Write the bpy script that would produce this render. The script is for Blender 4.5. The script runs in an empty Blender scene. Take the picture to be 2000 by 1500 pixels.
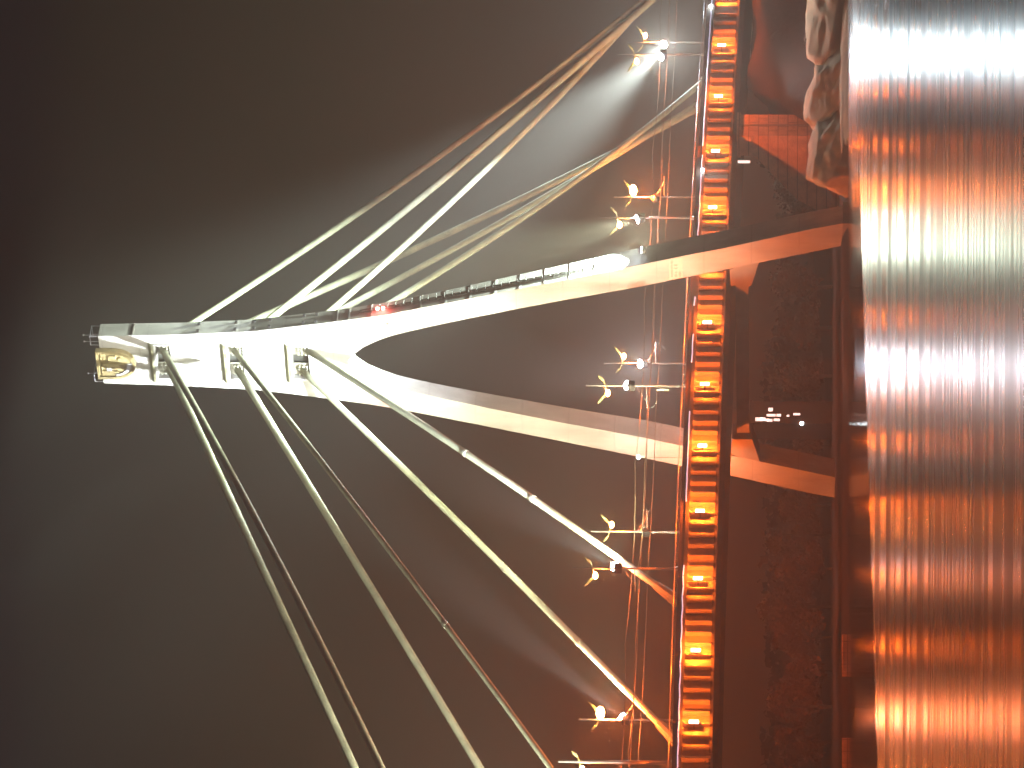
import bpy, bmesh, math, random
from mathutils import Vector, Matrix, noise
from mathutils.geometry import tessellate_polygon
random.seed(7)
sc = bpy.context.scene
col = sc.collection

# ------------------------------------------------------------------ camera
CAM = Vector((-558.088, -443.984, 4.627)); YAW, PIT, ROL, FPX = .89219, .06786, .00643, 8752.0
FW = Vector((math.sin(YAW)*math.cos(PIT), math.cos(YAW)*math.cos(PIT), math.sin(PIT)))
_rt = Vector((math.cos(YAW), -math.sin(YAW), 0)); _up = _rt.cross(FW)
RT = _rt*math.cos(ROL) + _up*math.sin(ROL); UP = -_rt*math.sin(ROL) + _up*math.cos(ROL)
cd = bpy.data.cameras.new('camera'); cam = bpy.data.objects.new('camera', cd); col.objects.link(cam)
cd.sensor_width = 36; cd.lens = 36*FPX/2000; cd.clip_start = 1; cd.clip_end = 6000
# the photograph was taken with the camera turned a quarter turn: world up points to the left of the frame
X, Y, Z = -UP, RT, -FW
cam.matrix_world = Matrix(((X.x, Y.x, Z.x, CAM.x), (X.y, Y.y, Z.y, CAM.y), (X.z, Y.z, Z.z, CAM.z), (0, 0, 0, 1)))
sc.camera = cam

def at(v, y, ax, val):
    """photo pixel -> world point on the plane axis[ax] = val"""
    d = FW*FPX + RT*((1500-y)-750) + UP*(1000-v)
    return CAM + d*((val-CAM[ax])/d[ax])

# ------------------------------------------------------------------ world (night sky over a lit city)
w = bpy.data.worlds.new("World"); sc.world = w; w.use_nodes = True
nt = w.node_tree; N = nt.nodes; L = nt.links; N.clear()
tc = N.new('ShaderNodeTexCoord'); sep = N.new('ShaderNodeSeparateXYZ'); L.new(tc.outputs['Generated'], sep.inputs[0])
ramp = N.new('ShaderNodeValToRGB'); cr = ramp.color_ramp
SKY = [(0.0, (.085, .012, .004)), (.10, (.072, .018, .006)), (.2, (.075, .028, .012)), (.34, (.056, .035, .018)),
       (.6, (.014, .017, .008)), (.85, (.003, .006, .004)), (1.0, (.001, .002, .008))]
while len(cr.elements) < len(SKY): cr.elements.new(.5)
for e, (p, c) in zip(cr.elements, SKY): e.position = p; e.color = (*c, 1)
nz = N.new('ShaderNodeTexNoise'); nz.inputs['Scale'].default_value = 9; nz.inputs['Detail'].default_value = 3
mp = N.new('ShaderNodeMapping'); mp.inputs['Scale'].default_value = (1, 1, 3)
L.new(tc.outputs['Generated'], mp.inputs[0]); L.new(mp.outputs[0], nz.inputs['Vector'])
m1 = N.new('ShaderNodeMath'); m1.operation = 'MULTIPLY_ADD'; m1.inputs[1].default_value = 5.0; m1.inputs[2].default_value = -.03
L.new(sep.outputs['Z'], m1.inputs[0])
m2 = N.new('ShaderNodeMath'); m2.operation = 'MULTIPLY_ADD'; m2.inputs[1].default_value = .14; L.new(nz.outputs[0], m2.inputs[0]); L.new(m1.outputs[0], m2.inputs[2])
L.new(m2.outputs[0], ramp.inputs[0])
bg = N.new('ShaderNodeBackground'); bg.inputs['Strength'].default_value = 1.0
wo = N.new('ShaderNodeOutputWorld'); L.new(ramp.outputs[0], bg.inputs[0]); L.new(bg.outputs[0], wo.inputs[0])

sc.view_settings.view_transform = 'Standard'; sc.view_settings.look = 'None'
sc.view_settings.exposure = 0; sc.view_settings.gamma = 1
sc.render.engine = 'CYCLES'
sc.cycles.use_denoising = True
sc.cycles.max_bounces = 5; sc.cycles.diffuse_bounces = 2; sc.cycles.glossy_bounces = 3
sc.cycles.transmission_bounces = 2; sc.cycles.volume_bounces = 0; sc.cycles.transparent_max_bounces = 4
sc.cycles.sample_clamp_indirect = 6; sc.cycles.sample_clamp_direct = 0

# power of the lamps (the haze is lit by the same lamps)
P_STREET, P_GIRDER, P_FLOOD = 27000, 8600, 1150000

# ------------------------------------------------------------------ materials
def mat(name, base, rough=.7, metal=0, emit=None, es=0, nscale=0, namt=0, bump=0, bscale=2, stretch=(1, 1, 1), spec=.5):
    m = bpy.data.materials.new(name); m.use_nodes = True; t = m.node_tree; b = t.nodes['Principled BSDF']
    b.inputs['Base Color'].default_value = (*base, 1); b.inputs['Roughness'].default_value = rough
    b.inputs['Metallic'].default_value = metal; b.inputs['Specular IOR Level'].default_value = spec
    if emit: b.inputs['Emission Color'].default_value = (*emit, 1); b.inputs['Emission Strength'].default_value = es
    tcx = t.nodes.new('ShaderNodeTexCoord'); mpx = t.nodes.new('ShaderNodeMapping'); mpx.inputs['Scale'].default_value = stretch
    t.links.new(tcx.outputs['Object'], mpx.inputs[0])
    if namt:
        n = t.nodes.new('ShaderNodeTexNoise'); n.inputs['Scale'].default_value = nscale; n.inputs['Detail'].default_value = 8
        n.inputs['Roughness'].default_value = .65
        t.links.new(mpx.outputs[0], n.inputs['Vector'])
        r = t.nodes.new('ShaderNodeMapRange'); r.inputs[1].default_value = .3; r.inputs[2].default_value = .7
        r.inputs[3].default_value = 1-namt; r.inputs[4].default_value = 1+namt*.5
        t.links.new(n.outputs[0], r.inputs[0])
        mx = t.nodes.new('ShaderNodeMix'); mx.data_type = 'RGBA'; mx.blend_type = 'MULTIPLY'; mx.inputs[0].default_value = 1
        mx.inputs[6].default_value = (*base, 1); t.links.new(r.outputs[0], mx.inputs[7]); t.links.new(mx.outputs[2], b.inputs['Base Color'])
    if bump:
        n2 = t.nodes.new('ShaderNodeTexNoise'); n2.inputs['Scale'].default_value = bscale; n2.inputs['Detail'].default_value = 6
        t.links.new(mpx.outputs[0], n2.inputs['Vector'])
        bp = t.nodes.new('ShaderNodeBump'); bp.inputs['Strength'].default_value = bump; bp.inputs['Distance'].default_value = .3
        t.links.new(n2.outputs[0], bp.inputs['Height']); t.links.new(bp.outputs[0], b.inputs['Normal'])
    return m

def panelled(name, base, step, dark=.75):
    """painted concrete/steel with lift joints every `step` metres of height and rain streaks"""
    m = mat(name, base, .6, nscale=.35, namt=.35, bump=.15, bscale=1.5, stretch=(1, 1, .25))
    t = m.node_tree; b = t.nodes['Principled BSDF']
    src = b.inputs['Base Color'].links[0].from_socket
    tcx = t.nodes.new('ShaderNodeTexCoord'); s = t.nodes.new('ShaderNodeSeparateXYZ'); t.links.new(tcx.outputs['Object'], s.inputs[0])
    q = t.nodes.new('ShaderNodeMath'); q.operation = 'MODULO'; q.inputs[1].default_value = step
    t.links.new(s.outputs['Z'], q.inputs[0])
    g = t.nodes.new('ShaderNodeMath'); g.operation = 'LESS_THAN'; g.inputs[1].default_value = .12; t.links.new(q.outputs[0], g.inputs[0])
    r = t.nodes.new('ShaderNodeMapRange'); r.inputs[3].default_value = 1; r.inputs[4].default_value = dark; t.links.new(g.outputs[0], r.inputs[0])
    mx = t.nodes.new('ShaderNodeMix'); mx.data_type = 'RGBA'; mx.blend_type = 'MULTIPLY'; mx.inputs[0].default_value = 1
    t.links.new(src, mx.inputs[6]); t.links.new(r.outputs[0], mx.inputs[7]); t.links.new(mx.outputs[2], b.inputs['Base Color'])
    return m

M = {}
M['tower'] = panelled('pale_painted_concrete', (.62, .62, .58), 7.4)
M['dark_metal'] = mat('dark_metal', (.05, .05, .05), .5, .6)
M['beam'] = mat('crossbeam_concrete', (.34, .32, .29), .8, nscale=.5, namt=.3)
M['girder'] = mat('girder_paint', (.50, .44, .36), .5, nscale=.8, namt=.3, bump=.1)
M['slab'] = mat('slab_concrete', (.16, .14, .125), .85, nscale=.6, namt=.4)
M['asphalt'] = mat('asphalt', (.05, .05, .05), .9, nscale=.8, namt=.3)
M['rail'] = mat('galvanised_rail', (.62, .62, .66), .35, .4)
M['parapet'] = mat('parapet_paint', (.14, .10, .08), .7, nscale=1, namt=.4)
M['strand'] = mat('pale_green_cable_sheath', (.66, .70, .50), .75, nscale=.25, namt=.4, stretch=(1, 1, 1))
M['collar'] = mat('cable_collar', (.55, .55, .45), .4, .3)
M['sleeve'] = mat('anchor_sleeve', (.5, .36, .22), .5)
M['pole'] = mat('pale_pole_paint', (.60, .58, .56), .35, .3)
M['lamp_shell'] = mat('yellowish_lamp_shell', (.62, .62, .24), .4)
M['sodium'] = mat('sodium_glow', (1, .8, .5), .5, emit=(1, .40, .10), es=260)
M['flood'] = mat('flood_glow', (1, 1, 1), .5, emit=(.86, .92, 1), es=160)
M['girder_lens'] = mat('girder_lamp_glow', (1, .9, .8), .5, emit=(1, .80, .66), es=14)
M['strip'] = mat('edge_tube_glow', (.9, .9, 1), .5, emit=(.78, .74, 1), es=.95)
M['red'] = mat('red_warning_glow', (1, .2, .2), .5, emit=(1, .12, .10), es=60)
M['cool'] = mat('cool_lamp_glow', (1, 1, 1), .5, emit=(.8, .95, 1), es=40)
M['gold'] = mat('gilt', (.56, .46, .22), .6, .1, nscale=2, namt=.3, bump=.3, bscale=3)
M['silver'] = mat('silvered_relief', (.75, .75, .75), .4)
M['frame'] = mat('niche_frame_paint', (.8, .8, .8), .5)
M['hood'] = mat('niche_hood', (.36, .36, .22), .6)
M['niche_in'] = mat('niche_interior', (.05, .055, .045), .8, nscale=2, namt=.5)
M['panel'] = mat('pale_sign_panel', (.78, .76, .66), .6)
M['ink'] = mat('sign_lettering', (.22, .12, .08), .7)
M['stone'] = mat('abutment_masonry', (.75, .50, .34), .85, nscale=.6, namt=.35, bump=.4, bscale=1.2)
M['rock'] = mat('bank_rock', (.62, .48, .29), .9, nscale=.22, namt=.28, bump=.4, bscale=.5)
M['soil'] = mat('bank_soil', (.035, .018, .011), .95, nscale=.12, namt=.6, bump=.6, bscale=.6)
M['leaf'] = mat('foliage', (.20, .085, .03), .8, nscale=.6, namt=.5)
M['bark'] = mat('bark', (.10, .07, .05), .9, nscale=3, namt=.4)
M['far_wall'] = mat('far_building_wall', (.02, .014, .012), .8, nscale=.1, namt=.3)
M['window'] = mat('lit_window', (1, .8, .7), .5, emit=(1, .74, .66), es=2.2)
M['wood'] = mat('far_wood', (.12, .05, .03), .95, nscale=.05, namt=.5)

# masonry courses for the abutment
def courses(m, sx, sz):
    t = m.node_tree; b = t.nodes['Principled BSDF']; src = b.inputs['Base Color'].links[0].from_socket
    tcx = t.nodes.new('ShaderNodeTexCoord'); mpx = t.nodes.new('ShaderNodeMapping')
    mpx.inputs['Rotation'].default_value = (math.radians(90), 0, 0)
    br = t.nodes.new('ShaderNodeTexBrick'); br.inputs['Scale'].default_value = 1
    br.inputs['Brick Width'].default_value = sx; br.inputs['Row Height'].default_value = sz; br.inputs['Mortar Size'].default_value = .07
    br.inputs['Color1'].default_value = (1, 1, 1, 1); br.inputs['Color2'].default_value = (.86, .86, .86, 1); br.inputs['Mortar'].default_value = (.35, .35, .35, 1)
    t.links.new(tcx.outputs['Object'], mpx.inputs[0]); t.links.new(mpx.outputs[0], br.inputs[0])
    mx = t.nodes.new('ShaderNodeMix'); mx.data_type = 'RGBA'; mx.blend_type = 'MULTIPLY'; mx.inputs[0].default_value = 1
    t.links.new(src, mx.inputs[6]); t.links.new(br.outputs[0], mx.inputs[7]); t.links.new(mx.outputs[2], b.inputs['Base Color'])
courses(M['stone'], 2.4, 1.6)

# ------------------------------------------------------------------ mesh helpers
def link(o, parent=None):
    col.objects.link(o)
    if parent: o.parent = parent
    return o
def build(name, bm, m, parent=None, smooth=False):
    bmesh.ops.recalc_face_normals(bm, faces=bm.faces)
    me = bpy.data.meshes.new(name); bm.to_mesh(me); bm.free()
    if smooth:
        for p in me.polygons: p.use_smooth = True
    me.materials.append(M[m] if isinstance(m, str) else m)
    return link(bpy.data.objects.new(name, me), parent)
def tag(o, label=None, cat=None, group=None, kind=None):
    if label: o['label'] = label
    if cat: o['category'] = cat
    if group: o['group'] = group
    if kind: o['kind'] = kind
    return o
def empty(name, loc, rz=0):
    o = bpy.data.objects.new(name, None); o.location = loc; o.rotation_euler.z = rz; o.empty_display_size = .5
    return link(o)
def box(bm, x0, x1, y0, y1, z0, z1):
    v = [bm.verts.new((x, y, z)) for x in (x0, x1) for y in (y0, y1) for z in (z0, z1)]
    for f in ((0, 1, 3, 2), (4, 6, 7, 5), (0, 4, 5, 1), (2, 3, 7, 6), (0, 2, 6, 4), (1, 5, 7, 3)): bm.faces.new([v[i] for i in f])
    return v
def bxo(name, m, parent, *a):
    bm = bmesh.new(); box(bm, *a); return build(name, bm, m, parent)
def tube(bm, pts, rad, n=8, cap=True):
    pts = [Vector(p) for p in pts]
    if not isinstance(rad, (list, tuple)): rad = [rad]*len(pts)
    rings = []
    for i, p in enumerate(pts):
        d = (pts[min(i+1, len(pts)-1)] - pts[max(i-1, 0)]).normalized()
        a = d.cross(Vector((0, 0, 1)))
        if a.length < 1e-3: a = d.cross(Vector((1, 0, 0)))
        a.normalize(); b = a.cross(d)
        rings.append([bm.verts.new(p + (a*math.cos(2*math.pi*k/n) + b*math.sin(2*math.pi*k/n))*rad[i]) for k in range(n)])
    for r0, r1 in zip(rings, rings[1:]):
        for k in range(n): bm.faces.new((r0[k], r0[(k+1) % n], r1[(k+1) % n], r1[k]))
    if cap: bm.faces.new(rings[0][::-1]); bm.faces.new(rings[-1])
def prism(bm, poly, f0, f1, holes=()):
    """poly: list of (a,b); f0,f1: functions (a,b)->Vector for the two faces"""
    loops = [poly] + list(holes)
    flat = [p for lp in loops for p in lp]
    v0 = [bm.verts.new(f0(*p)) for p in flat]; v1 = [bm.verts.new(f1(*p)) for p in flat]
    for t in tessellate_polygon([[Vector((p[0], p[1], 0)) for p in lp] for lp in loops]):
        bm.faces.new([v0[i] for i in t]); bm.faces.new([v1[i] for i in reversed(t)])
    s = 0
    for lp in loops:
        n = len(lp)
        for i in range(n):
            j = (i+1) % n; bm.faces.new((v0[s+i], v0[s+j], v1[s+j], v1[s+i]))
        s += n
def lerp_tab(tab, z):
    tab = sorted(tab)
    if z <= tab[0][0]: return tab[0][1]
    for (a, b), (c, d) in zip(tab, tab[1:]):
        if z <= c: return b + (d-b)*(z-a)/(c-a)
    return tab[-1][1]

# ------------------------------------------------------------------ terrain, water
def zq(x):                                     # deck surface level, gentle camber
    if x > 130: return zq(130) - .011*(x-130)
    if x < -240: return zq(-240) - .02*(-240-x)
    return 23.75 - 6.6e-5*(x+40)**2

bm = bmesh.new()
for c in ((-1500, -1300), (2600, -1300), (2600, 2200), (-1500, 2200)): bm.verts.new((c[0], c[1], 0))
bm.faces.new(bm.verts)
wm = bpy.data.materials.new('river_water'); wm.use_nodes = True; t = wm.node_tree; b = t.nodes['Principled BSDF']
b.inputs['Base Color'].default_value = (.006, .007, .008, 1); b.inputs['IOR'].default_value = 1.33
tcx = t.nodes.new('ShaderNodeTexCoord')
rot = t.nodes.new('ShaderNodeMapping'); rot.vector_type = 'TEXTURE'; rot.inputs['Rotation'].default_value = (0, 0, math.radians(38.9 - 90))
t.links.new(tcx.outputs['Object'], rot.inputs[0])          # wave crests run across the stream, x' along crests
def wn(sx, sy, sc_, det):
    mpx = t.nodes.new('ShaderNodeMapping'); mpx.inputs['Scale'].default_value = (sx, sy, 1)
    n = t.nodes.new('ShaderNodeTexNoise'); n.inputs['Scale'].default_value = sc_; n.inputs['Detail'].default_value = det
    t.links.new(rot.outputs[0], mpx.inputs[0]); t.links.new(mpx.outputs[0], n.inputs['Vector']); return n
n1 = wn(.10, 1, .16, 8)
n2 = wn(.04, 1, .036, 6); n2.inputs['Roughness'].default_value = .6
sx = t.nodes.new('ShaderNodeSeparateXYZ'); t.links.new(tcx.outputs['Object'], sx.inputs[0])
# calm lee strip along the bank against the open, rippled river: y > .41 x - 86
ca = t.nodes.new('ShaderNodeMath'); ca.operation = 'MULTIPLY_ADD'; ca.inputs[1].default_value = -.41; t.links.new(sx.outputs['X'], ca.inputs[0]); t.links.new(sx.outputs['Y'], ca.inputs[2])
cm = t.nodes.new('ShaderNodeMapRange'); cm.inputs[1].default_value = -89; cm.inputs[2].default_value = -83; cm.clamp = True; t.links.new(ca.outputs[0], cm.inputs[0])
cb = t.nodes.new('ShaderNodeMath'); cb.operation = 'MULTIPLY_ADD'; cb.inputs[1].default_value = -.747; t.links.new(sx.outputs['X'], cb.inputs[0]); t.links.new(sx.outputs['Y'], cb.inputs[2])
cbm = t.nodes.new('ShaderNodeMapRange'); cbm.inputs[1].default_value = -42; cbm.inputs[2].default_value = -28; t.links.new(cb.outputs[0], cbm.inputs[0])
cmm = t.nodes.new('ShaderNodeMath'); cmm.operation = 'MULTIPLY'; t.links.new(cm.outputs[0], cmm.inputs[0]); t.links.new(cbm.outputs[0], cmm.inputs[1]); cm = cmm
rr = t.nodes.new('ShaderNodeMapRange'); rr.inputs[1].default_value = .38; rr.inputs[2].default_value = .60; rr.inputs[3].default_value = .15; rr.inputs[4].default_value = .36
t.links.new(n2.outputs[0], rr.inputs[0])
# nearer than the mid-river current line the surface is evenly ruffled
dv = t.nodes.new('ShaderNodeVectorMath'); dv.operation = 'DOT_PRODUCT'; dv.inputs[1].default_value = (.778, .628, 0); t.links.new(tcx.outputs['Object'], dv.inputs[0])
n3 = wn(.6, 1, .02, 3); da = t.nodes.new('ShaderNodeMath'); da.operation = 'MULTIPLY_ADD'; da.inputs[1].default_value = 26; t.links.new(n3.outputs[0], da.inputs[0]); t.links.new(dv.outputs['Value'], da.inputs[2])
dm = t.nodes.new('ShaderNodeMapRange'); dm.inputs[1].default_value = -536; dm.inputs[2].default_value = -516; t.links.new(da.outputs[0], dm.inputs[0])
nf = t.nodes.new('ShaderNodeMapRange'); nf.inputs[1].default_value = .36; nf.inputs[2].default_value = .64; nf.inputs[3].default_value = .235; nf.inputs[4].default_value = .31; t.links.new(wn(.15, 1, .45, 5).outputs[0], nf.inputs[0])
rm = t.nodes.new('ShaderNodeMix'); rm.data_type = 'FLOAT'; t.links.new(dm.outputs[0], rm.inputs[0]); t.links.new(nf.outputs[0], rm.inputs[2]); t.links.new(rr.outputs[0], rm.inputs[3]); rr = rm
mr = t.nodes.new('ShaderNodeMix'); mr.data_type = 'FLOAT'; t.links.new(cm.outputs[0], mr.inputs[0]); t.links.new(rr.outputs[0], mr.inputs[2]); mr.inputs[3].default_value = .07
t.links.new(mr.outputs[0], b.inputs['Roughness'])
bp = t.nodes.new('ShaderNodeBump'); bp.inputs['Distance'].default_value = .5; t.links.new(n1.outputs[0], bp.inputs['Height'])
bs = t.nodes.new('ShaderNodeMapRange'); bs.inputs[3].default_value = .10; bs.inputs[4].default_value = .003; t.links.new(cm.outputs[0], bs.inputs[0])
t.links.new(bs.outputs[0], bp.inputs['Strength']); t.links.new(bp.outputs[0], b.inputs['Normal'])
M['water'] = wm
tag(build('river_water', bm, 'water'), kind='structure')

SH = [(-1500, 240), (-300, 22), (-95, -10), (-57, -16), (-30, -26), (7, -29), (30, -31), (54, -33), (120, -44), (260, -80), (700, -260), (2600, -1000)]
def shore(x):
    return lerp_tab(SH, x)
def smooth(t): t = max(0, min(1, t)); return t*t*(3-2*t)
def ground(x, y):
    d = (y - shore(x))
    z = -1.2 + 2.0*smooth(d/6+.45)
    z += .9*smooth((d-10)/60)
    # approach embankment on the right bank
    e = smooth((.71*(x-46) - 14 - y)/14 + .55) * smooth((d)/22) * smooth((x-33)/12)
    z += e*14.5
    z += 2.2*smooth((y-200)/300)
    z += .5*noise.noise(Vector((x*.11, y*.11, 1)))*smooth(d/8)*(1+3*e)
    return z
bm = bmesh.new()
xs = [-1500, -1100, -800, -600, -450, -350, -280, -230] + [-200+5*i for i in range(76)] + [185, 200, 230, 270, 330, 420, 560, 760, 1100, 1600, 2600]
offs = [-8, -3, -1.5, 0, 1.5, 3, 5, 8, 11, 14, 17, 20, 24, 28, 33, 38, 45, 54, 65, 80, 100, 130, 170, 230, 320, 450, 700, 1100, 1800]
grid = []
for x in xs:
    colv = []
    for o in offs:
        y = shore(x) + o; colv.append(bm.verts.new((x, y, ground(x, y))))
    grid.append(colv)
for a, c in zip(grid, grid[1:]):
    for i in range(len(offs)-1): bm.faces.new((a[i], c[i], c[i+1], a[i+1]))
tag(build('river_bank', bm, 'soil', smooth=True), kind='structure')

# ------------------------------------------------------------------ bridge deck
WEB, SLAB = 15.0, 16.4
deck = empty('bridge_deck', (0, 0, 0))
tag(deck, 'long ribbed road deck crossing behind the near pylon leg, its edge girder lit orange', 'bridge deck')
XS = [-420+20*i for i in range(42)]
def strip(name, m, parent, y0, y1, zt, zb, xs=XS):
    bm = bmesh.new(); rings = []
    for x in xs:
        z = zq(x); rings.append([bm.verts.new((x, yy, z+dz)) for yy, dz in ((y0, zt), (y1, zt), (y1, zb), (y0, zb))])
    for a, c in zip(rings, rings[1:]):
        for k in range(4): bm.faces.new((a[k], a[(k+1) % 4], c[(k+1) % 4], c[k]))
    bm.faces.new(rings[0]); bm.faces.new(rings[-1][::-1])
    return build(name, bm, m, parent)
strip('road_slab', 'slab', deck, -SLAB, SLAB, 0, -.55)
strip('road_surface', 'asphalt', deck, -11.5, 11.5, .06, .004)
strip('sidewalk', 'slab', deck, -16.0, -12.6, .28, .004); strip('sidewalk', 'slab', deck, 12.6, 16.0, .28, .004)
strip('girder_web', 'girder', deck, -WEB, -WEB+.3, -.553, -4.3); strip('girder_web', 'girder', deck, WEB-.3, WEB, -.553, -4.3)
strip('bottom_flange', 'slab', deck, -WEB-.35, -WEB+1.6, -4.3, -4.75); strip('bottom_flange', 'slab', deck, WEB-1.6, WEB+.35, -4.3, -4.75)
strip('soffit', 'slab', deck, -WEB+1.7, WEB-1.7, -4.1, -5.5)
for s in (-1, 1):
    y = s*16.2
    strip('parapet_band', 'parapet', deck, y-.06, y+.06, .75, .006)
    bm = bmesh.new()
    tube(bm, [(x, y, zq(x)+1.27) for x in XS], .085, 6); build('handrail', bm, 'rail', deck)
    bm = bmesh.new()
    x = -136.
    while x < 136:
        box(bm, x-.035, x+.035, y-.04, y+.04, zq(x)+.75, zq(x)+1.22); x += 1.48
    bm2 = bm; rp = build('railing_posts', bm, 'rail', deck); rp['kind'] = 'stuff'
# pale edge tube with a weak glow set into its material, in broken lengths
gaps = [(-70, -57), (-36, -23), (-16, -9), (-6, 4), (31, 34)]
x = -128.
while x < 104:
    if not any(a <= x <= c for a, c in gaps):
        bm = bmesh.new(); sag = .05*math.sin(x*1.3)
        tube(bm, [(x, -SLAB-.1, zq(x)-.05+sag), (x+2.1, -SLAB-.1, zq(x+2.1)-.05-sag)], .10, 6); build('edge_glow_tube', bm, 'strip', deck)
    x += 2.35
# vertical ribs with their heads, both webs (one shared mesh)
bm = bmesh.new()
box(bm, -.12, .12, -.75, 0, -3.72, 0); box(bm, -.30, .30, -1.1, -.4, -.28, .10)
box(bm, -.2, .2, -.68, -.02, -3.75, -3.722)
rib = build('rib', bm, 'girder', deck); rib.location = (-128, -WEB-.004, zq(-128)-.56)
RX = 1; x = -128+2.37
ribs = [-128]
while x < 106:
    r = rib.copy(); col.objects.link(r); r.parent = deck; r.location = (x, -WEB-.004, zq(x)-.56); ribs.append(x); x += 2.37
# girder lamps with a real orange lamp in front of each
def point(name, loc, power, c, rad=.25, parent=None):
    l = bpy.data.lights.new(name, 'POINT'); l.energy = power; l.color = c; l.shadow_soft_size = rad
    o = bpy.data.objects.new(name, l); o.location = loc; return link(o, parent)
def spot(name, loc, tgt, power, c, ang, blend=.5, rad=.4, parent=None):
    l = bpy.data.lights.new(name, 'SPOT'); l.energy = power; l.color = c; l.spot_size = math.radians(ang); l.spot_blend = blend; l.shadow_soft_size = rad
    o = bpy.data.objects.new(name, l); o.location = loc
    o.rotation_euler = (Vector(tgt)-Vector(loc)).to_track_quat('-Z', 'Y').to_euler(); return link(o, parent)
SOD = (1, .13, .007)
glx = [-118, -102.2, -87.4, -72, -57, -42, -27.3, -12.1, 2.6, 17.7, 33.1, 48.5, 63.3, 78.5, 94]
lampmesh = None
for x in glx:
    z = zq(x)-2.15
    if lampmesh is None:
        bm = bmesh.new(); box(bm, -.27, .27, -.18, .0, -.66, .66); g = build('girder_lamp', bm, 'girder_lens', deck); lampmesh = g.data
    else: g = link(bpy.data.objects.new('girder_lamp', lampmesh), deck)
    g.location = (x, -WEB-1.15, z)
    bm = bmesh.new(); box(bm, -.32, .32, 0, .12, -.72, .72); box(bm, -.08, .08, .1, 1.14, -.08, .08); h = build('bracket', bm, 'dark_metal', g); h.location = (0, .004, 0)
    pw = P_GIRDER*random.uniform(.7, 1.3)
    if x > 55: spot('girder_lamp_light', (x, -WEB-2.35, z), (x, -WEB, z-.9), pw, SOD, 165, .3, .12, deck)
    else: point('girder_lamp_light', (x, -WEB-2.35, z), pw, SOD, .12, deck)
for x in (-72, -27, -8, 17, 48):
    point('girder_lamp_light', (x, WEB+1.7, zq(x)-2.2), P_GIRDER*1.15, SOD, .15, deck)
for i, (v, y) in enumerate(((1372, 332), (1388, 12))):
    p = at(v, y, 1, -16.6); bm = bmesh.new(); bmesh.ops.create_icosphere(bm, subdivisions=2, radius=.28)
    o = build('marker_light', bm, 'cool', deck, True); o.location = p; point('marker_light_glow', (p.x, p.y-.5, p.z), 300, (.8, .92, 1), .2, deck)
p = at(1453, 316, 1, -13.0); bm = bmesh.new(); box(bm, -.16, .16, -.16, .16, -1, 1); o = build('work_lamp', bm, 'window', deck); o.location = p
bm = bmesh.new(); box(bm, -.05, .05, -.05, .05, 0, 1.6); o2 = build('lamp_stem', bm, 'dark_metal', o); o2.location = (0, 0, 1)
# inspection gantry under the deck near the left edge of the scene
ga = bmesh.new(); xg = -111.5
box(ga, xg-1.6, xg+1.6, -17.6, -16.7, zq(xg)-4.9, zq(xg)-4.6); box(ga, xg-1.6, xg+1.6, -17.6, -17.5, zq(xg)-3.9, zq(xg)-3.8)
for k in range(5): box(ga, xg-1.6+.78*k, xg-1.52+.78*k, -17.6, -17.5, zq(xg)-4.9, zq(xg)-3.8)
box(ga, xg-1.5, xg-1.3, -17.3, -17.1, zq(xg)-4.6, zq(xg)-.3); box(ga, xg+1.3, xg+1.5, -17.3, -17.1, zq(xg)-4.6, zq(xg)-.3)
tag(build('inspection_cradle', ga, 'girder'), 'small railed inspection cradle hung on the orange girder near the bottom edge of the photo', 'inspection cradle')

# ------------------------------------------------------------------ pylon
OUT = [(119.0, 4.85), (106, 5.25), (94.5, 5.95), (83, 7.65), (77, 8.7), (72, 9.65), (61, 12.35), (46, 16.1), (33.5, 19.3), (25.5, 21.4), (19, 23.0), (5.4, 26.8), (.6, 27.9)]
INN = [(1.0, 23.5), (19.7, 18.6), (27, 16.8), (32.3, 15.35), (45, 12.45), (53.3, 10.4), (60, 8.7), (65, 7.35), (69, 6.2), (72, 5.25), (74.5, 4.1), (76.5, 3.0), (78.2, 1.5), (79.2, 0)]
def zfront(y, z): return Vector((-2, y, z))
def tback(z): return 3.1 + 1.5*smooth((80-z)/60)
def zback(y, z): return Vector((-2 + tback(z), y, z))
pyl = empty('pylon', (0, 0, 0))
tag(pyl, 'tall floodlit A-shaped bridge pylon with gilt crest, splitting into two legs astride the deck', 'bridge pylon')
poly = [(-y, z) for z, y in OUT] + [(-y, z) for z, y in INN] + [(y, z) for z, y in INN[-2::-1]] + [(y, z) for z, y in OUT[::-1]]
NICHE = [(107.7, 110.0), (96.0, 98.4), (85.5, 88.2)]
holes = [[(-3.05, a), (3.6, a), (3.6, b_), (-3.05, b_)] for a, b_ in NICHE]
bm = bmesh.new(); prism(bm, poly, zfront, zback, holes)
build('tower_body', bm, 'tower', pyl)
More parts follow.
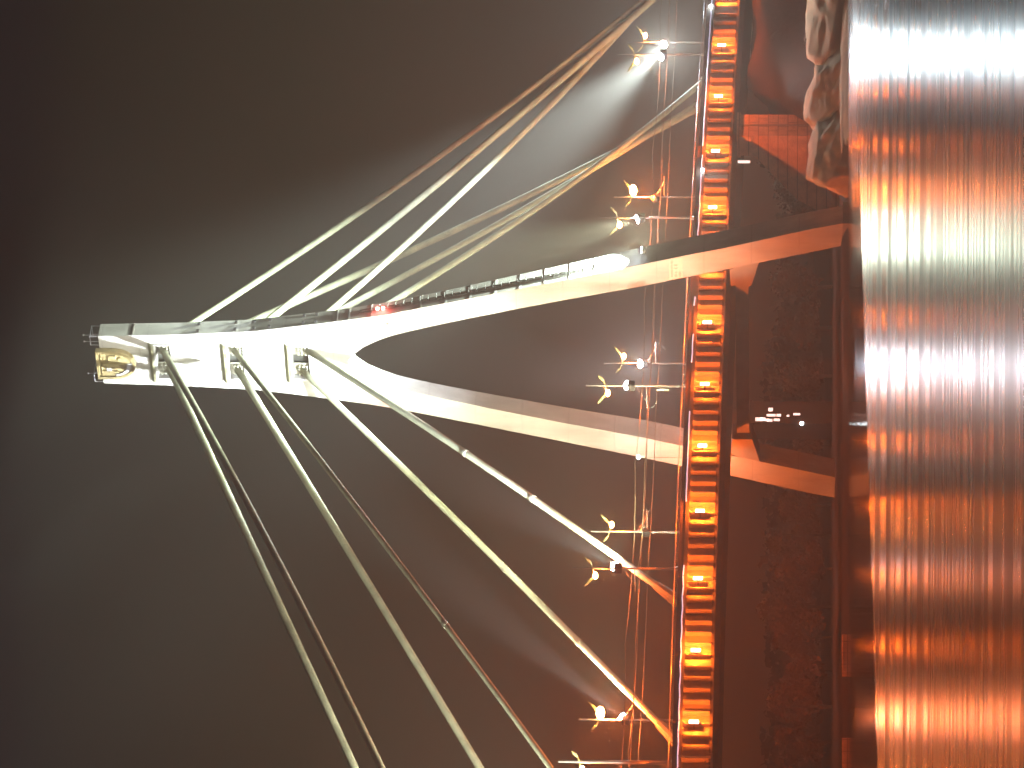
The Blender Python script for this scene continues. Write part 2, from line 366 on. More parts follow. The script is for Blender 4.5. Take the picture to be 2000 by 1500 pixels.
for a, b_ in NICHE:
    bm = bmesh.new()                          # recess: walls of the anchor chamber
    box(bm, -.55, -.35, -3.04, 3.59, a+.003, b_-.003)
    build('anchor_chamber', bm, 'niche_in', pyl)
    bm = bmesh.new()
    for y0, y1, z0, z1 in ((-3.25, 3.8, b_, b_+.26), (-3.25, -3.05, a, b_), (3.6, 3.8, a, b_)): box(bm, -2.25, -2.003, y0, y1, z0, z1)
    build('niche_frame', bm, 'frame', pyl)
    bm = bmesh.new()                          # sloping hood
    prism(bm, [(-3.5, 0), (4.05, 0)] + [(4.05, .3), (-3.5, .3)], lambda y, q, b_=b_: Vector((-2.003, y, b_+.95+q*.7)), lambda y, q, b_=b_: Vector((-2.75, y, b_+.30+q)))
    build('niche_hood', bm, 'hood', pyl)
    for yy in (-1.9, 2.1):                    # anchor socket blocks
        bm = bmesh.new()
        for i in range(4):
            for j in range(3): tube(bm, [(-.9, yy-.75+.5*i, a+.5+.6*j), (-1.9, yy-.75+.5*i, a+.42+.6*j)], .17, 8)
        box(bm, -1.25, -1.1, yy-1.1, yy+1.1, a+.05, b_-.1)
        build('anchor_socket', bm, 'collar', pyl)
# panel seams round the niches
for a, b_ in NICHE:
    for (y0, y1, z0, z1) in ((-3.3, 3.9, b_+2.5, b_+2.56), (-3.36, -3.30, a-.5, b_+2.5)):
        bxo('panel_seam', 'beam', pyl, -2.012, -2.003, y0, y1, z0, z1)
# crossbeam under the deck and its haunches
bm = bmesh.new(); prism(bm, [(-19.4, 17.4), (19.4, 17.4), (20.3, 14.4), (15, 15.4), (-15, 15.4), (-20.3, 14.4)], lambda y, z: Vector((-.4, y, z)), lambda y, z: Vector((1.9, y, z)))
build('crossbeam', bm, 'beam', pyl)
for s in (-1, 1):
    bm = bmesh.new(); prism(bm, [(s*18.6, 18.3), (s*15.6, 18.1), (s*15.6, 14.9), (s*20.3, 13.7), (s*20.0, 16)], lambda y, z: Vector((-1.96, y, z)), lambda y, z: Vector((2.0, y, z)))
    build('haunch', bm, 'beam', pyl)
    z0 = .1
    bm = bmesh.new(); prism(bm, [(s*23.2, z0-1.5), (s*28.3, z0-1.5), (s*28.2, .75), (s*23.3, .75)], lambda y, z: Vector((-2.5, y, z)), lambda y, z: Vector((3.2, y, z)))
    build('plinth', bm, 'beam', pyl)
# side face fittings of the near leg: cross bands, ladder with cage, brackets
def side(z, dx, out=0): return Vector((-2+dx, -(lerp_tab(OUT, z)+out), z))
zb = 35.2
while zb < 64:
    bm = bmesh.new(); t_ = tback(zb)
    for dz, o_ in ((0, .12), ):
        vs = [side(zb, .08), side(zb, t_-.08), side(zb, t_-.08, .05), side(zb, .08, .05)]
        vt = [v_+Vector((0, .085, .38)) for v_ in vs]
        va = [bm.verts.new(p_) for p_ in vs+vt]
        for f in ((0, 1, 2, 3), (7, 6, 5, 4), (0, 4, 5, 1), (1, 5, 6, 2), (2, 6, 7, 3), (3, 7, 4, 0)): bm.faces.new([va[i] for i in f])
    build('cross_band', bm, 'frame', pyl); zb += 3.95
bm = bmesh.new()
for dx in (1.15, 1.75): tube(bm, [side(z, dx, .3) for z in (34, 40, 46, 54, 61, 66, 72, 77)], .05, 5)
z = 34.
while z < 77: tube(bm, [side(z, 1.15, .3), side(z, 1.75, .3)], .035, 4); z += .6
ladder = build('access_ladder', bm, 'dark_metal', pyl); z = 36.
while z < 76:
    bm = bmesh.new(); tube(bm, [side(z, 1.1, .3), side(z, .95, .75), side(z, 1.45, 1.05), side(z, 1.95, .75), side(z, 1.8, .3)], .04, 4)
    build('cage_hoop', bm, 'dark_metal', ladder); z += 1.3
for z in (84, 86, 91.5, 94, 97, 103):
    for dx in (.6, 2.4):
        p = side(z, dx, -.02); bm = bmesh.new(); box(bm, -.22, .22, -.35, 0, -.2, .2); o = build('cable_clamp', bm, 'dark_metal', pyl); o.location = p
for z, n_ in ((113.5, 1), (80.5, 1), (78.6, 1), (75, 1), (67, 1)):
    bm = bmesh.new(); p = side(z, 0); t_ = tback(z); box(bm, p.x+.03, p.x+t_-.03, p.y-.07, p.y+.04, z-.09, z+.09); build('joint_strip', bm, 'beam', pyl)
# red obstruction lights
for (v, y) in ((737, 603), (748, 602)):
    p = at(v, y, 1, -9.9); bm = bmesh.new(); bmesh.ops.create_icosphere(bm, subdivisions=2, radius=.3)
    o = build('warning_light', bm, 'red', pyl, True); o.location = p
point('warning_light_glow', at(743, 600, 1, -10.4) - Vector((0, .9, 0)), 260, (1, .05, .04), .3, pyl)
p = at(753, 786, 0, -2.4); bm = bmesh.new(); bmesh.ops.create_icosphere(bm, subdivisions=2, radius=.22)
o = build('warning_light', bm, 'red', pyl, True); o.location = p; point('warning_light_glow', p - Vector((.9, 0, 0)), 160, (1, .05, .08), .3, pyl)
bxo('inspection_hatch', 'ink', pyl, -2.03, -2.003, -7.9, -7.5, 72.3, 72.7)
# roof railing on the top
for y0, y1 in ((-4.6, -2.9), (2.7, 4.6)):
    bm = bmesh.new()
    for yy in (y0, y1): tube(bm, [(-1.8, yy, 119), (-1.8, yy, 120.5)], .07, 5); tube(bm, [(.9, yy, 119), (.9, yy, 120.5)], .07, 5)
    tube(bm, [(-1.8, y0, 120.4), (-1.8, y1, 120.4)], .07, 5); tube(bm, [(.9, y0, 120.4), (.9, y1, 120.4)], .05, 5); tube(bm, [(-1.8, y0, 120.4), (.9, y0, 120.4)], .05, 5)
    build('roof_railing', bm, 'rail', pyl)
for yy in (-4.4, -3.1, 3.4):
    bm = bmesh.new(); tube(bm, [(-1.2, yy, 119), (-1.2, yy, 121.6)], [.08, .05], 5); bmesh.ops.create_icosphere(bm, subdivisions=1, radius=.17, matrix=Matrix.Translation((-1.2, yy, 121.5)))
    build('lightning_rod', bm, 'rail', pyl)
# crest: shield with a flat top and round foot, gilt rim, relief figure
def shield(wd, ht, n=18):
    pts = [(-wd, 0), (-wd, -ht*.42)]
    for k in range(1, n): a = math.pi*k/n; pts.append((-wd*math.cos(a), -ht*.42 - (ht*.58)*math.sin(a)))
    return pts + [(wd, -ht*.42), (wd, 0)]
cy, cz = .35, 119.6
def cf(x, sc_=1): return lambda a, b_: Vector((x, cy+a, cz+b_))
crest = None
bm = bmesh.new(); prism(bm, shield(2.8, 6.3), cf(-2.75), cf(-2.003)); crest = build('crest', bm, 'gold', pyl)
bm = bmesh.new(); inner = [(a, b_-.32) for a, b_ in shield(2.3, 5.5)]; outer = [(a, b_) for a, b_ in shield(2.8, 6.3)]
prism(bm, outer, cf(-3.05), cf(-2.753), [inner]); build('crest_rim', bm, 'gold', crest)
bm = bmesh.new()                               # pale crescent in the lower left of the field
cres = [(2.3*math.sin(a)+.1, -3.0-2.75*math.cos(a)) for a in [math.radians(-10+10*k) for k in range(11)]] + [(1.75*math.sin(a)+.05, -2.9-2.0*math.cos(a)) for a in [math.radians(90-10*k) for k in range(11)]]
prism(bm, cres, cf(-2.95), cf(-2.753)); build('crest_crescent', bm, 'silver', crest)
bm = bmesh.new()
for a0, a1, b0, b1 in ((-.35, .35, -3.6, -1.5), (-.22, .22, -1.3, -.9), (-1.6, -.4, -2.1, -1.9), (.4, 1.6, -2.0, -1.75), (-1.9, -1.2, -3.2, -2.0), (1.2, 1.5, -3.4, -.8), (-.3, -.05, -4.9, -3.6), (.1, .35, -4.7, -3.6), (-2.2, 2.2, -.85, -.7), (-1.5, -.7, -3.9, -3.5), (.5, 1.0, -2.9, -2.3)):
    box(bm, -3.0, -2.753, cy+a0, cy+a1, cz+b0, cz+b1)
bmesh.ops.create_icosphere(bm, subdivisions=2, radius=.45, matrix=Matrix.Translation((-2.9, cy, cz-1.15)))
bmesh.ops.bevel(bm, geom=bm.edges[:], offset=.05, segments=1, affect='EDGES')
build('crest_relief', bm, 'gold', crest)
bm = bmesh.new(); box(bm, -3.0, -2.753, cy+.55, cy+1.15, cz-2.4, cz-1.6); build('crest_relief', bm, 'silver', crest)
# pale sign panel with lettering on the near leg
zs = [(24.9, 0), ]
def leg_y(z): return -lerp_tab(OUT, z), -lerp_tab(INN, z)
z0, z1 = 25.6, 27.7
bm = bmesh.new(); prism(bm, [(leg_y(z0)[0]+.25, z0), (leg_y(z0)[1]-.2, z0), (leg_y(z1)[1]-.15, z1), (leg_y(z1)[0]+.2, z1)], lambda a, b_: Vector((-2.06, a, b_)), lambda a, b_: Vector((-2.003, a, b_)))
sign = build('sign_panel', bm, 'panel', pyl)
bm = bmesh.new()
def stroke(y0, y1, z0, z1): box(bm, -2.085, -2.062, y0, y1, z0, z1)
yr = -17.6                                     # reads left (far side, larger y) to right
yy = -17.4
for k in range(11):                            # the long top line of close-set capitals
    stroke(yy-.045, yy+.045, 27.10, 27.42); 
    if k % 3 != 1: stroke(yy-.22, yy+.045, 27.36, 27.42)
    if k % 2: stroke(yy-.22, yy, 27.10, 27.15)
    yy -= .31
for k, yy in enumerate((-17.5, -18.25, -19.0, -19.6)):     # four spaced letters: B I C E
    stroke(yy-.05, yy+.05, 26.45, 26.85)
    if k != 1:
        stroke(yy-.32, yy, 26.79, 26.85); stroke(yy-.32, yy, 26.45, 26.51)
    if k in (0, 3): stroke(yy-.28, yy, 26.62, 26.68)
    if k == 0: stroke(yy-.34, yy-.27, 26.5, 26.8)
for yy in (-17.55, -18.05):
    stroke(yy-.05, yy+.05, 25.85, 26.2); stroke(yy-.3, yy-.22, 25.85, 26.2); stroke(yy-.3, yy, 26.0, 26.06)
build('lettering', bm, 'ink', sign)
# floodlight bolted to the side of the near leg
p = side(31.9, 1.4, 1.7)
bm = bmesh.new(); box(bm, p.x-.5, p.x+.5, p.y-.45, p.y+.25, p.z-.5, p.z+.1); fl = build('floodlight', bm, 'dark_metal', pyl)
bm = bmesh.new(); box(bm, p.x-.42, p.x+.42, p.y-.38, p.y+.2, p.z+.104, p.z+.16); build('lens', bm, 'flood', fl)
spot('leg_flood_light', (p.x, p.y-.25, p.z+.3), side(52, 1.6, -.3), 520000, (.86, 1, .86), 66, .8, .25, pyl)

spot('leg_flood_spill', (p.x, p.y-.9, p.z+.6), (p.x-40, p.y-60, p.z+8), 42000, (.84, 1, .80), 150, .7, .3, pyl)

# ------------------------------------------------------------------ stay cables
def stay(label, start, xe, yend, sag, collars=(), lit=None, group='stay cables fanning from the pylon', thick=.6):
    S = Vector(start); Ee = Vector((xe, yend, zq(xe)+.6)); n = 24
    def P(t): q = S.lerp(Ee, t); q.z -= 4*sag*t*(1-t); return q
    root = empty('stay_cable', Ee); tag(root, label, 'stay cable', group)
    D = (Ee-S).normalized(); a = D.cross(Vector((0, 0, 1))).normalized(); b_ = a.cross(D)
    bm = bmesh.new(); tube(bm, [P(k/n) - Ee for k in range(n+1)], thick*.86, 14)
    build('strand_bundle', bm, 'strand', root, True)
    for t in collars:
        q = P(t)-Ee; bm = bmesh.new(); tube(bm, [q-D*.3, q+D*.3], thick*1.0, 12); build('collar', bm, 'collar', root)
    L_ = (Ee-S).length; t1 = 1-5.5/L_
    bm = bmesh.new(); tube(bm, [P(t1)-Ee, P(1-2/L_)-Ee, Vector((0, 0, 0))], [thick*1.15, thick*1.5, thick*1.6], 10); build('anchor_sleeve', bm, 'sleeve', root)
    return root
FR, BK = 'front stay cables left of the pylon', 'back stay cables right of the pylon'
stay('front stay from the lowest niche down to the near deck edge beside a lamp post', (-1, -1.8, 86.2), -76, -15.3, 1.0, (.44, .62), group=FR)
stay('front stay on the far deck edge, from the lowest niche, ending behind the near parapet', (-1, 2, 87.4), -74, 15.3, .5, (.55, .74), group=FR)
stay('front stay on the near side from the middle niche, thinner of the two leaving it', (-1, -1.8, 97.8), -142, -15.3, 1.0, (.52,), group=FR, thick=.52)
stay('broad bright front stay on the far side from the middle niche', (-1, 2, 97.5), -142, 15.3, .3, (), group=FR, thick=.68)
stay('dim front stay on the near side from the top niche, with one pale collar', (-1, -1.8, 109.2), -222, -15.3, 3.5, (.52,), group=FR)
stay('bright front stay on the far side from the top niche, outermost of the fan', (-1, 2, 108.4), -204, 15.3, .5, (), group=FR, thick=.68)
stay('uppermost back stay on the near side, from the pylon top to the upper frame edge', (.6, -1.8, 109), 96, -15.3, 3.5, (.72,), group=BK)
stay('middle back stay of the bright near side trio', (.6, -1.8, 96.6), 95, -15.3, 1.5, (.7,), group=BK, thick=.68)
stay('lowest and brightest back stay of the near side trio', (.8, -1.8, 88), 103, -15.3, 3.5, (.66,), group=BK)
stay('uppermost of the three faint back stays on the far side', (.6, 2, 110), 92, 15.3, 3.2, (), group=BK, thick=.66)
stay('middle one of the three faint back stays on the far side', (.6, 2, 96.6), 94, 15.3, 2.5, (), group=BK)
stay('lowest of the three faint back stays on the far side, nearest the pylon legs', (.8, 2, 88.2), 101, 15.3, 3.6, (), group=BK)

# ------------------------------------------------------------------ street lamps
def lamp_post(x, s, top, label, flood=None, ftgt=None, power=.42, brz=None, fpow=1.0, fcol=(.82, .90, 1), hook=False, cab=False, fang=26, lens=True, r0=.2, spill=9000, wide=0):
    """s = -1 near row, +1 far row; the long arm reaches over the road"""
    z0 = zq(x)+.28; h = top-z0; root = empty('street_lamp', (x, s*15.3, z0), 0 if s < 0 else math.pi)
    tag(root, label, 'street lamp', 'street lamps along the bridge deck')
    bm = bmesh.new(); tube(bm, [(0, 0, 0), (0, 0, h*.5), (0, 0, h)], [r0, r0*.8, r0*.55], 10); build('pole', bm, 'pole', root, True)
    bm = bmesh.new(); tube(bm, [(0, 0, 0), (0, 0, .5), (0, 0, .9)], [.34, .34, .24], 10); build('pole_base', bm, 'pole', root)
    za = h-2.95
    bm = bmesh.new(); tube(bm, [(0, -1.75, za+.85), (0, -1.2, za+.35), (0, 0, za), (0, 1.1, za-.02), (0, 1.9, za+.15)], .09, 6); build('arm', bm, 'lamp_shell', root, True)
    for y0, zz0, y1, zz1 in ((-.9, .2, -2.0, 1.05), (1.7, .05, 3.5, 1.25)):
        bm = bmesh.new(); d = Vector((0, y1-y0, zz1-zz0)); c_ = Vector((0, y0, za+zz0))
        tube(bm, [c_, c_+d*.3, c_+d*.7, c_+d], [.10, .22, .20, .07], 8)
        build('luminaire', bm, 'lamp_shell', root, True)
    bm = bmesh.new(); bmesh.ops.create_icosphere(bm, subdivisions=2, radius=.46 if power < 1 else .85, matrix=Matrix.Translation((0, 1.45, za-.32)) @ Matrix.Diagonal((1, 1.25, .75, 1)))
    build('lamp_bulb', bm, 'sodium', root, True)
    point('street_lamp_light', (0, 1.45, za-.95), P_STREET*power*((.25 if x > 40 else .62) if power < 1 else (.3 if x > 40 else .7)), (1, .155, .02), .3, root)
    if power > 1:
        R0 = Matrix.Rotation(0 if s < 0 else math.pi, 3, 'Z')
        spot('street_lamp_riverlight', (0, 1.45, za-.9), Vector((0, 1.45, za-.9)) + R0.inverted() @ Vector((-60, -52, -24)), P_STREET*power*.6, (1, .155, .02), 110, .8, .3, root)
    dl = spot('street_lamp_downlight', (0, 1.45, za-.9), (0, 1.6, za-10), P_STREET*power*1.1, (1, .155, .02), 158, .7, .3, root)
    if brz is not None:
        zz = brz-z0; bm = bmesh.new(); tube(bm, [(0, 0, zz), (0, 4.5, zz-.05)], .07, 6); tube(bm, [(0, 0, zz+1.6), (0, 3.2, zz)], .03, 4)
        if hook: tube(bm, [(0, 4.3, zz), (0, 4.2, zz-.7), (0, 3.6, zz-1.3), (0, 2.9, zz-1.5)], .04, 5)
        tube(bm, [(0, 4.4, zz-.05), (0, 4.4, zz-.55)], .04, 4)
        build('wire_bracket', bm, 'pole', root)
    if flood is not None:
        zz = flood-z0; bm = bmesh.new(); box(bm, -.6, .6, -.6, .6, zz-.55, zz+.55); bmesh.ops.bevel(bm, geom=bm.edges[:], offset=.1, segments=2, affect='EDGES')
        fo = build('floodlight', bm, 'dark_metal', root)
        loc = Vector((x, s*15.3, flood)); T = Vector(ftgt); dr = (T-loc).normalized(); q = loc + dr*.75
        R = Matrix.Rotation(0 if s < 0 else math.pi, 4, 'Z').to_3x3(); lq = R.inverted() @ (q - Vector((x, s*15.3, z0))); ld = R.inverted() @ dr
        bm = bmesh.new(); bmesh.ops.create_cone(bm, cap_ends=True, segments=20, radius1=.62, radius2=.72, depth=.25, matrix=Matrix.Translation(lq) @ ld.to_track_quat('Z', 'Y').to_matrix().to_4x4())
        build('lens', bm, 'flood' if lens else 'collar', fo, True)
        if fpow:
            l = bpy.data.lights.new('floodlight_beam', 'SPOT'); l.energy = P_FLOOD*fpow; l.color = fcol; l.spot_size = math.radians(fang); l.spot_blend = 1; l.shadow_soft_size = .35
            if wide:
                wl = bpy.data.lights.new('floodlight_wide', 'SPOT'); wl.energy = P_FLOOD*wide; wl.color = (.95, 1, .68); wl.spot_size = math.radians(84); wl.spot_blend = .8; wl.shadow_soft_size = .9
                wo_ = link(bpy.data.objects.new('floodlight_wide', wl), root); wo_.location = lq + ld*.35
                wo_.rotation_euler = (R.inverted() @ (Vector((-2, 0, 52)) - loc)).to_track_quat('-Z', 'Y').to_euler()
            sl = bpy.data.lights.new('floodlight_spill', 'SPOT'); sl.energy = spill; sl.color = fcol; sl.spot_size = math.radians(128); sl.spot_blend = .8; sl.shadow_soft_size = .4
            so = link(bpy.data.objects.new('floodlight_spill', sl), root); so.location = lq + ld*.6
            so.rotation_euler = (R.inverted() @ Vector((-60, -52, -30))).to_track_quat('-Z', 'Y').to_euler()
            lo = bpy.data.objects.new('floodlight_beam', l); link(lo, root); lo.location = lq + ld*.3; lo.rotation_euler = ld.to_track_quat('-Z', 'Y').to_euler()
    if cab:
        bm = bmesh.new(); zz = cab-z0; box(bm, -.3, .3, .35, .75, zz-.9, zz+.9); box(bm, -.05, .05, .1, .4, zz+.7, zz+.8); box(bm, -.05, .05, .1, .4, zz-.8, zz-.7); build('control_box', bm, 'collar', root)
    return root
lamp_post(-109.5, -1, 39.9, 'thick street lamp post at the very bottom edge of the photo', brz=30.2, r0=.3)
lamp_post(-68.9, -1, 39.8, 'street lamp post crossed low down by the lowest front stay cable', flood=33.2, ftgt=(-2, 0, 90), brz=30.8, fpow=1.9, fang=21, spill=4000, wide=.30)
lamp_post(-26.7, -1, 39.7, 'lamp post between the pylon legs with whitened shaft and a small box below', flood=32.8, ftgt=(-2, -2, 84), brz=30.5, hook=True, cab=28.0, fpow=.25, fang=60, fcol=(.86, .9, 1), spill=14000)
lamp_post(16.1, -1, 39.5, 'lamp post just above the near pylon leg with a cool floodlight half way up', flood=32.7, ftgt=(-1, -7, 88), brz=30.2, fpow=1.7, fang=40, fcol=(.86, 1, .78), spill=22000)
lamp_post(61.9, -1, 38.4, 'nearer one of the two lamp posts in the blinding white glare', flood=30.6, ftgt=(1.5, -8, 84), brz=None, power=.2, fpow=1.7, fang=34, fcol=(.78, .94, 1), spill=85000)
lamp_post(-152, -1, 39.6, 'unseen lamp post with an added floodlight, beyond the bottom edge of the photo, near side of the road', flood=33.0, ftgt=(-85, -8, 75), fpow=.75, fang=76, fcol=(1, 1, .8), spill=6000)  # out of view; its floodlight is added to brighten the front stays
lamp_post(-110, 1, 39.7, 'unseen lamp post with an added floodlight, beyond the bottom edge of the photo, far side of the road', flood=33.0, ftgt=(-30, 6, 95), fpow=.25, fang=60, fcol=(1, 1, .8), spill=3000)  # unseen far-row post, floodlight added to help light the front stays
lamp_post(-68.4, 1, 39.8, 'lamp post with a large orange glare, second from the bottom edge of the photo', flood=32.8, ftgt=(-2, 0, 108), brz=31.6, fpow=2.2, power=2.6, fang=17, spill=4000, fcol=(.88, .95, 1), wide=.26, r0=.26)
lamp_post(-25.3, 1, 39.8, 'lamp post left of the far pylon leg with a round white signal on its shaft', flood=31.1, ftgt=(-2, 0, 70), brz=31.0, fpow=0, lens=False)
lamp_post(17.1, 1, 39.5, 'street lamp post between the pylon legs carrying the starry white floodlight', flood=32.9, ftgt=(1, 6, 60), brz=31.0, hook=True, fpow=.12, fang=40, spill=75000)
lamp_post(63.0, 1, 39.6, 'street lamp post with a big orange glare and two unlit floodlight heads', flood=32.2, ftgt=(1, 6, 90), brz=31.0, fpow=0, power=2.9, lens=False)
lamp_post(109.9, 1, 39.1, 'farther one of the two lamp posts in the blinding white glare', flood=32.2, ftgt=(1.5, 3, 84), brz=None, fpow=1.7, fang=30, fcol=(.78, .94, 1), spill=85000)

# overhead wires
for s, lab in ((-1, 'near'), (1, 'far')):
    for dz, what in ((0, 'lower contact'), (1.5, 'upper carrier')):
        bm = bmesh.new(); pts = []
        for k in range(-24, 28):
            x = k*5.; q = (x % 40)/40; pts.append((x, s*10.9, 30.35+dz - .5*(1-(2*q-1)**2)*(1 if dz else .3)))
        tube(bm, pts, .05, 4); tag(build('overhead_wire', bm, 'sleeve'), f'thin {what} wire strung over the {lab} side of the road', 'wire', 'overhead wires above the road')

# small mast lamp beside the far leg
p = at(1247, 893, 1, 15.5); m0 = empty('signal_mast', (p.x, p.y, zq(p.x)+.28)); tag(m0, 'slender mast with a tiny greenish white lamp, just left of the far pylon leg', 'mast')
h = p.z - m0.location.z
bm = bmesh.new(); tube(bm, [(0, 0, 0), (0, 0, h-.25)], .06, 6); build('pole', bm, 'sleeve', m0)
bm = bmesh.new(); bmesh.ops.create_icosphere(bm, subdivisions=2, radius=.33, matrix=Matrix.Translation((0, 0, h))); build('lamp_bulb', bm, 'cool', m0, True)
point('signal_light', (0, -.8, h), 700, (.7, 1, .95), .3, m0)

# ------------------------------------------------------------------ right bank: abutment, rocks, bushes
ab = empty('bridge_abutment', (43, -14, 0)); tag(ab, 'orange-lit masonry abutment block under the deck on the right bank', 'abutment')
bm = bmesh.new(); prism(bm, [(-14, 0), (-14, 17.3), (-10.6, 17.3), (-9.2, 14.5), (-1, 8), (3, 2), (3, 0)], lambda y, z: Vector((-2.6, y+14, z)), lambda y, z: Vector((3.4, y+14, z)))
build('wall', bm, 'stone', ab)
bm = bmesh.new(); box(bm, -3.2, 3.5, -.35, 4.0, 17.303, 18.0); build('bearing_ledge', bm, 'stone', ab)
bm = bmesh.new(); box(bm, -3.2, -2.6, -.2, 3.6, 15.6, 17.30); build('ledge_lip', bm, 'stone', ab)
bm = bmesh.new(); box(bm, -2.0, 3.0, -.25, -.003, 0, .5); box(bm, .2, .45, -.14, -.003, .5, 17.2); build('pilaster_joint', bm, 'beam', ab)

def rock(name, c, size, label, seed, group='bank rocks'):
    r = random.Random(seed); bm = bmesh.new(); bmesh.ops.create_icosphere(bm, subdivisions=5, radius=1)
    pl = []
    pl += [(Vector((1, .1, .1)).normalized(), .9), (Vector((-1, .15, -.1)).normalized(), .9), (Vector((.06, -.3, 1)).normalized(), .8), (Vector((-.3, -.8, 1)).normalized(), .72), (Vector((.25, -.9, .9)).normalized(), .78)]
    for k in range(9):
        n_ = Vector((r.uniform(-1, 1), r.uniform(-1, 1), r.uniform(-1, 1))).normalized(); pl.append((n_, r.uniform(.88, 1.12)))
    for v in bm.verts:
        p = v.co.normalized(); d = 1.35
        for n_, k in pl:
            q = p.dot(n_)
            if q > 0: d = min(d, k/q)
        d *= 1 + .07*noise.noise(p*3.1+Vector((seed, 0, 0))) + .03*noise.noise(p*9+Vector((0, seed, 0)))
        p = p*d
        v.co = Vector((p.x*size[0], p.y*size[1], p.z*size[2]))
    o = build(name, bm, 'rock'); o.location = c
    for p_ in o.data.polygons: p_.use_smooth = True
    return tag(o, label, 'rock', group)
rock('boulder', (80, -41, .8), (28, 10, 7.0), 'biggest tan rock slab at the upper edge of the photo by the water', 3)
rock('boulder', (42.5, -36, .6), (14.5, 8, 6.4), 'tan rock slab in the middle of the row below the abutment', 11)
rock('boulder', (23.5, -34, .5), (8.2, 7, 6.2), 'cracked rock lump between the tan slab and the rusty rock', 21)
rock('boulder', (9.5, -33, .4), (9.5, 5, 5.8), 'rusty red rock next to the foot of the near pylon leg', 31)
rock('rock_ledge', (28, -41.5, -.1), (30, 2.4, 1.3), 'long low pale rock ledge along the waterline in front of the boulders', 41)
rock('rock', (55, -36.5, .2), (5, 2.2, 2.6), 'dark broken stone wedged at the foot of the big rock slab', 51)

def tree(loc, h, wd, label, seed, group, cat='tree', name='tree', nleaf=900, leafs=.34):
    r = random.Random(seed); root = empty(name, loc); tag(root, label, cat, group)
    bm = bmesh.new(); tube(bm, [(0, 0, -.5), (r.uniform(-.2, .2), 0, h*.35), (r.uniform(-.4, .4), r.uniform(-.3, .3), h*.8)], [h*.035, h*.022, h*.008], 7)
    for k in range(6):
        a = r.uniform(0, 6.28); z = h*r.uniform(.25, .6); tube(bm, [(0, 0, z), (math.cos(a)*wd*.5, math.sin(a)*wd*.5, z+h*.2)], [h*.012, h*.004], 5)
    build('trunk', bm, 'bark', root)
    bm = bmesh.new(); cl = []
    for k in range(11):
        a = r.uniform(0, 6.28); q = r.uniform(0, .75); z = r.uniform(.3, .9); sh = math.sin(min(1, max(.15, z))*math.pi)*.6+.5
        cl.append((Vector((math.cos(a)*wd*q*sh, math.sin(a)*wd*q*sh, h*z)), wd*r.uniform(.28, .5)))
    for k in range(nleaf):
        c_, rad = r.choice(cl); d = Vector((r.gauss(0, 1), r.gauss(0, 1), r.gauss(0, .8))).normalized()*rad*r.uniform(.5, 1.05)
        p = c_+d; u = Vector((r.gauss(0, 1), r.gauss(0, 1), r.gauss(0, 1))).normalized(); v = u.cross(Vector((r.gauss(0, 1), r.gauss(0, 1), 1))).normalized(); s = leafs*r.uniform(.6, 1.5)
        bm.faces.new([bm.verts.new(p+u*s), bm.verts.new(p+v*s*.6), bm.verts.new(p-u*s), bm.verts.new(p-v*s*.6)])
    build('crown', bm, 'leaf', root)
    return root
# leafy slope between abutment and near leg
BG = 'bushes on the right bank slope'
for i, (v, y, hh, lab) in enumerate(((1480, 300, 9.0, 'tallest leafy tree pressed against the abutment block'), (1500, 330, 8.0, 'leafy tree second from the abutment block'), (1515, 362, 7.0, 'leafy tree in the middle of the slope row under the deck'),
                            (1530, 392, 6.0, 'leafy tree next to last before the near pylon leg'), (1545, 425, 5.0, 'lowest leafy tree, partly behind the near pylon leg'))):
    p = at(v, y, 1, -2.0 + 3*i); tree((p.x, p.y, max(.3, p.z-hh)), hh, 3.6, lab, 100+i, BG, nleaf=1300, leafs=.3)
for i, (x, y, hh, lab) in enumerate(((22, -24, 4.2, 'round bush on the dark slope below the abutment, nearest the near leg'), (33, -25, 4.6, 'round bush below the abutment face'), (50, -27, 3.6, 'bush low on the dark embankment right of the abutment'))):
    tree((x, y, ground(x, y)-.3), hh, 3.2, lab, 140+i, BG, 'bush', 'bush', 900, .28)
# left bank trees seen under the deck
TG = 'trees on the dark bank under the deck'
spots = [(560, 13, 'small tree right of centre between the pylon legs'), (640, 12, 'broad tree in the right half of the gap between the legs'), (735, 12.5, 'tree in the middle of the gap between the pylon legs'), (870, 9, 'tree hidden partly behind the far leg, beside the dark block'),
         (985, 10, 'tree immediately left of the far pylon leg'), (1045, 13, 'second tree left of the far pylon leg'), (1110, 11, 'third tree left of the far pylon leg'), (1185, 14, 'tallest tree of the dark bank, faintly reddish'),
         (1245, 12, 'tree just left of the tallest bank tree'), (1310, 10, 'low wide tree on the dark bank'), (1380, 12, 'tree near the bottom edge of the photo on the dark bank'), (1450, 11, 'last tree on the dark bank at the bottom edge')]
for i, (y, hh, lab) in enumerate(spots):
    p = at(1600, y, 1, 62+25*random.random()); g = ground(p.x, p.y)
    tree((p.x, p.y, g-.2), hh*.9, hh*.42, lab, 200+i, TG, nleaf=1500, leafs=.36)
# far wood as one mass
bm = bmesh.new(); r = random.Random(5)
for k in range(14000):
    y = r.uniform(420, 1560); p = at(1597, y, 1, r.uniform(330, 460)); hgt = 13+6*noise.noise(Vector((p.x*.02, p.y*.02, 0)))+3*noise.noise(Vector((p.x*.09, p.y*.05, 3)))
    q = Vector((p.x, p.y, 2.5+hgt*r.random()**.7)); u = Vector((r.gauss(0, 1), r.gauss(0, 1), r.gauss(0, 1))).normalized(); v = u.orthogonal().normalized(); s = r.uniform(.6, 1.7)
    bm.faces.new([bm.verts.new(q+u*s), bm.verts.new(q+v*s), bm.verts.new(q-u*s), bm.verts.new(q-v*s)])
tag(build('far_wood', bm, 'wood'), 'dark belt of far woodland under the bridge deck', 'woodland', kind='stuff')

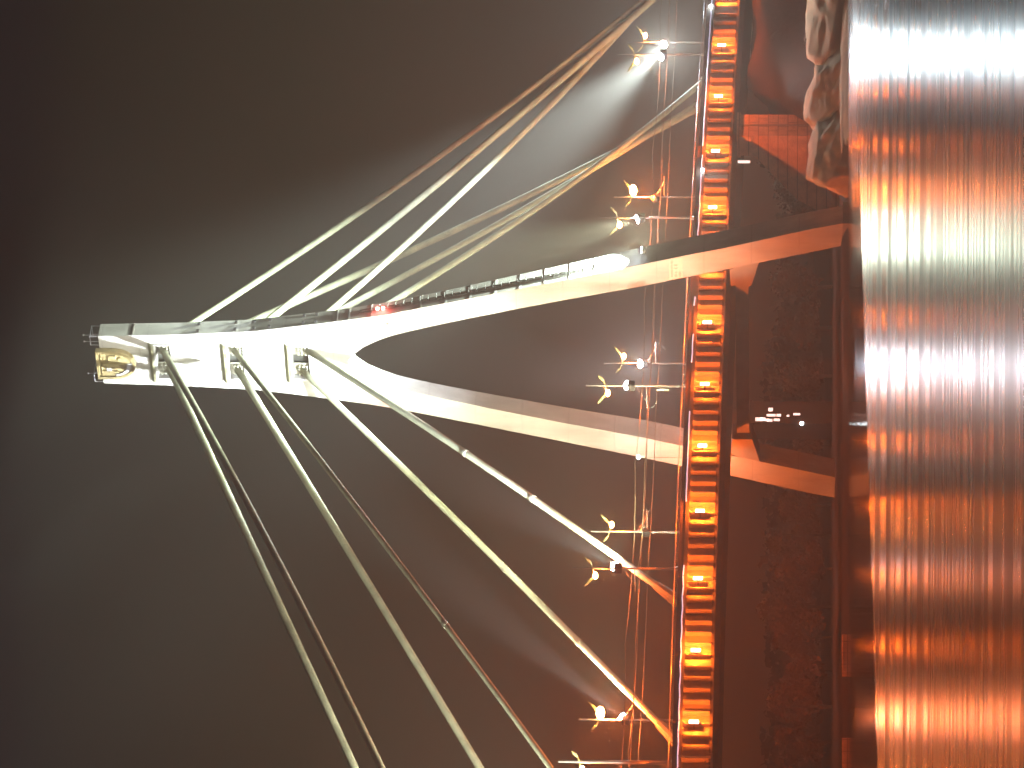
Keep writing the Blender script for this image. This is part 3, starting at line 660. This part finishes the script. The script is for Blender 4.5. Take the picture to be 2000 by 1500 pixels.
# far lit block on the other shore
p = at(1566, 822, 1, 52); fb = empty('far_building', (p.x, p.y, .6)); tag(fb, 'dark slender block on the bank with a few small pinkish lit windows, between the legs', 'building')
bm = bmesh.new(); box(bm, -3, 3, -1.9, 1.7, 0, 15.2); build('wall', bm, 'far_wall', fb)
bm = bmesh.new(); box(bm, -3.2, 3.2, -2.1, 1.9, 15.203, 15.6); box(bm, -1, 1, -1.5, .5, 15.6, 16.4); build('roof', bm, 'far_wall', fb)
for (v, y, ww, hh) in ((1483, 819, 2.2, 1.2), (1490, 818, 1.5, 1), (1497, 820, 1.6, .8), (1503, 821, 1.6, .9), (1517, 820, 1.8, .8), (1506, 811, 2.6, .8), (1505, 800, 1.3, 1.2), (1521, 811, 1.3, .9), (1539, 812, .8, .6), (1556, 809, 2.0, .7)):
    q = at(v, y, 0, p.x-3.06); bm = bmesh.new(); box(bm, -.05, .05, -hh*.33, hh*.33, -ww*.3, ww*.3); bmesh.ops.bevel(bm, geom=bm.edges[:], offset=.04, segments=2, affect='EDGES'); o = build('window', bm, 'window', fb); o.location = q - fb.location
q = at(1566, 827, 0, p.x-3.4); bm = bmesh.new(); bmesh.ops.create_icosphere(bm, subdivisions=2, radius=.34); o = build('wall_lamp', bm, 'cool', fb, True); o.location = q - fb.location
p = at(1548, 528, 1, 520); m1_ = empty('far_lamp_post', (p.x, p.y, 2.5)); tag(m1_, 'single tiny bluish lamp on a post in the dark, close to the near pylon leg', 'lamp post')
bm = bmesh.new(); tube(bm, [(0, 0, 0), (0, 0, p.z-2.9)], .12, 6); build('pole', bm, 'dark_metal', m1_)
bm = bmesh.new(); bmesh.ops.create_icosphere(bm, subdivisions=2, radius=.55, matrix=Matrix.Translation((0, 0, p.z-2.5)) @ Matrix.Diagonal((.5, .8, 1.4, 1))); build('lamp_bulb', bm, 'cool', m1_, True)

# low concrete edging stones on the dark shore
for x0, x1, lab in ((-88, -80, 'short pale concrete edging stone at the dark waterline'), (-112, -98, 'long pale concrete edging at the waterline by the bottom edge of the photo')):
    y0 = shore((x0+x1)/2)-1.2; bm = bmesh.new(); box(bm, x0, x1, y0, y0+1, -.4, .75); bmesh.ops.bevel(bm, geom=bm.edges[:], offset=.08, segments=1, affect='EDGES')
    tag(build('edging_stone', bm, 'stone'), lab, 'kerb stone', 'edging stones on the shore')

# ------------------------------------------------------------------ haze over the river
bm = bmesh.new(); box(bm, -900, 1500, -700, 1150, -4, 128)
hm = bpy.data.materials.new('haze'); hm.use_nodes = True; t = hm.node_tree; t.nodes.clear()
ov = t.nodes.new('ShaderNodeOutputMaterial'); pv = t.nodes.new('ShaderNodeVolumePrincipled')
pv.inputs['Color'].default_value = (.97, .90, .78, 1); pv.inputs['Density'].default_value = .0007; pv.inputs['Anisotropy'].default_value = .45
t.links.new(pv.outputs[0], ov.inputs['Volume'])
hz = build('haze', bm, hm); tag(hz, 'thin night haze lit by the lamps', 'haze', kind='stuff')
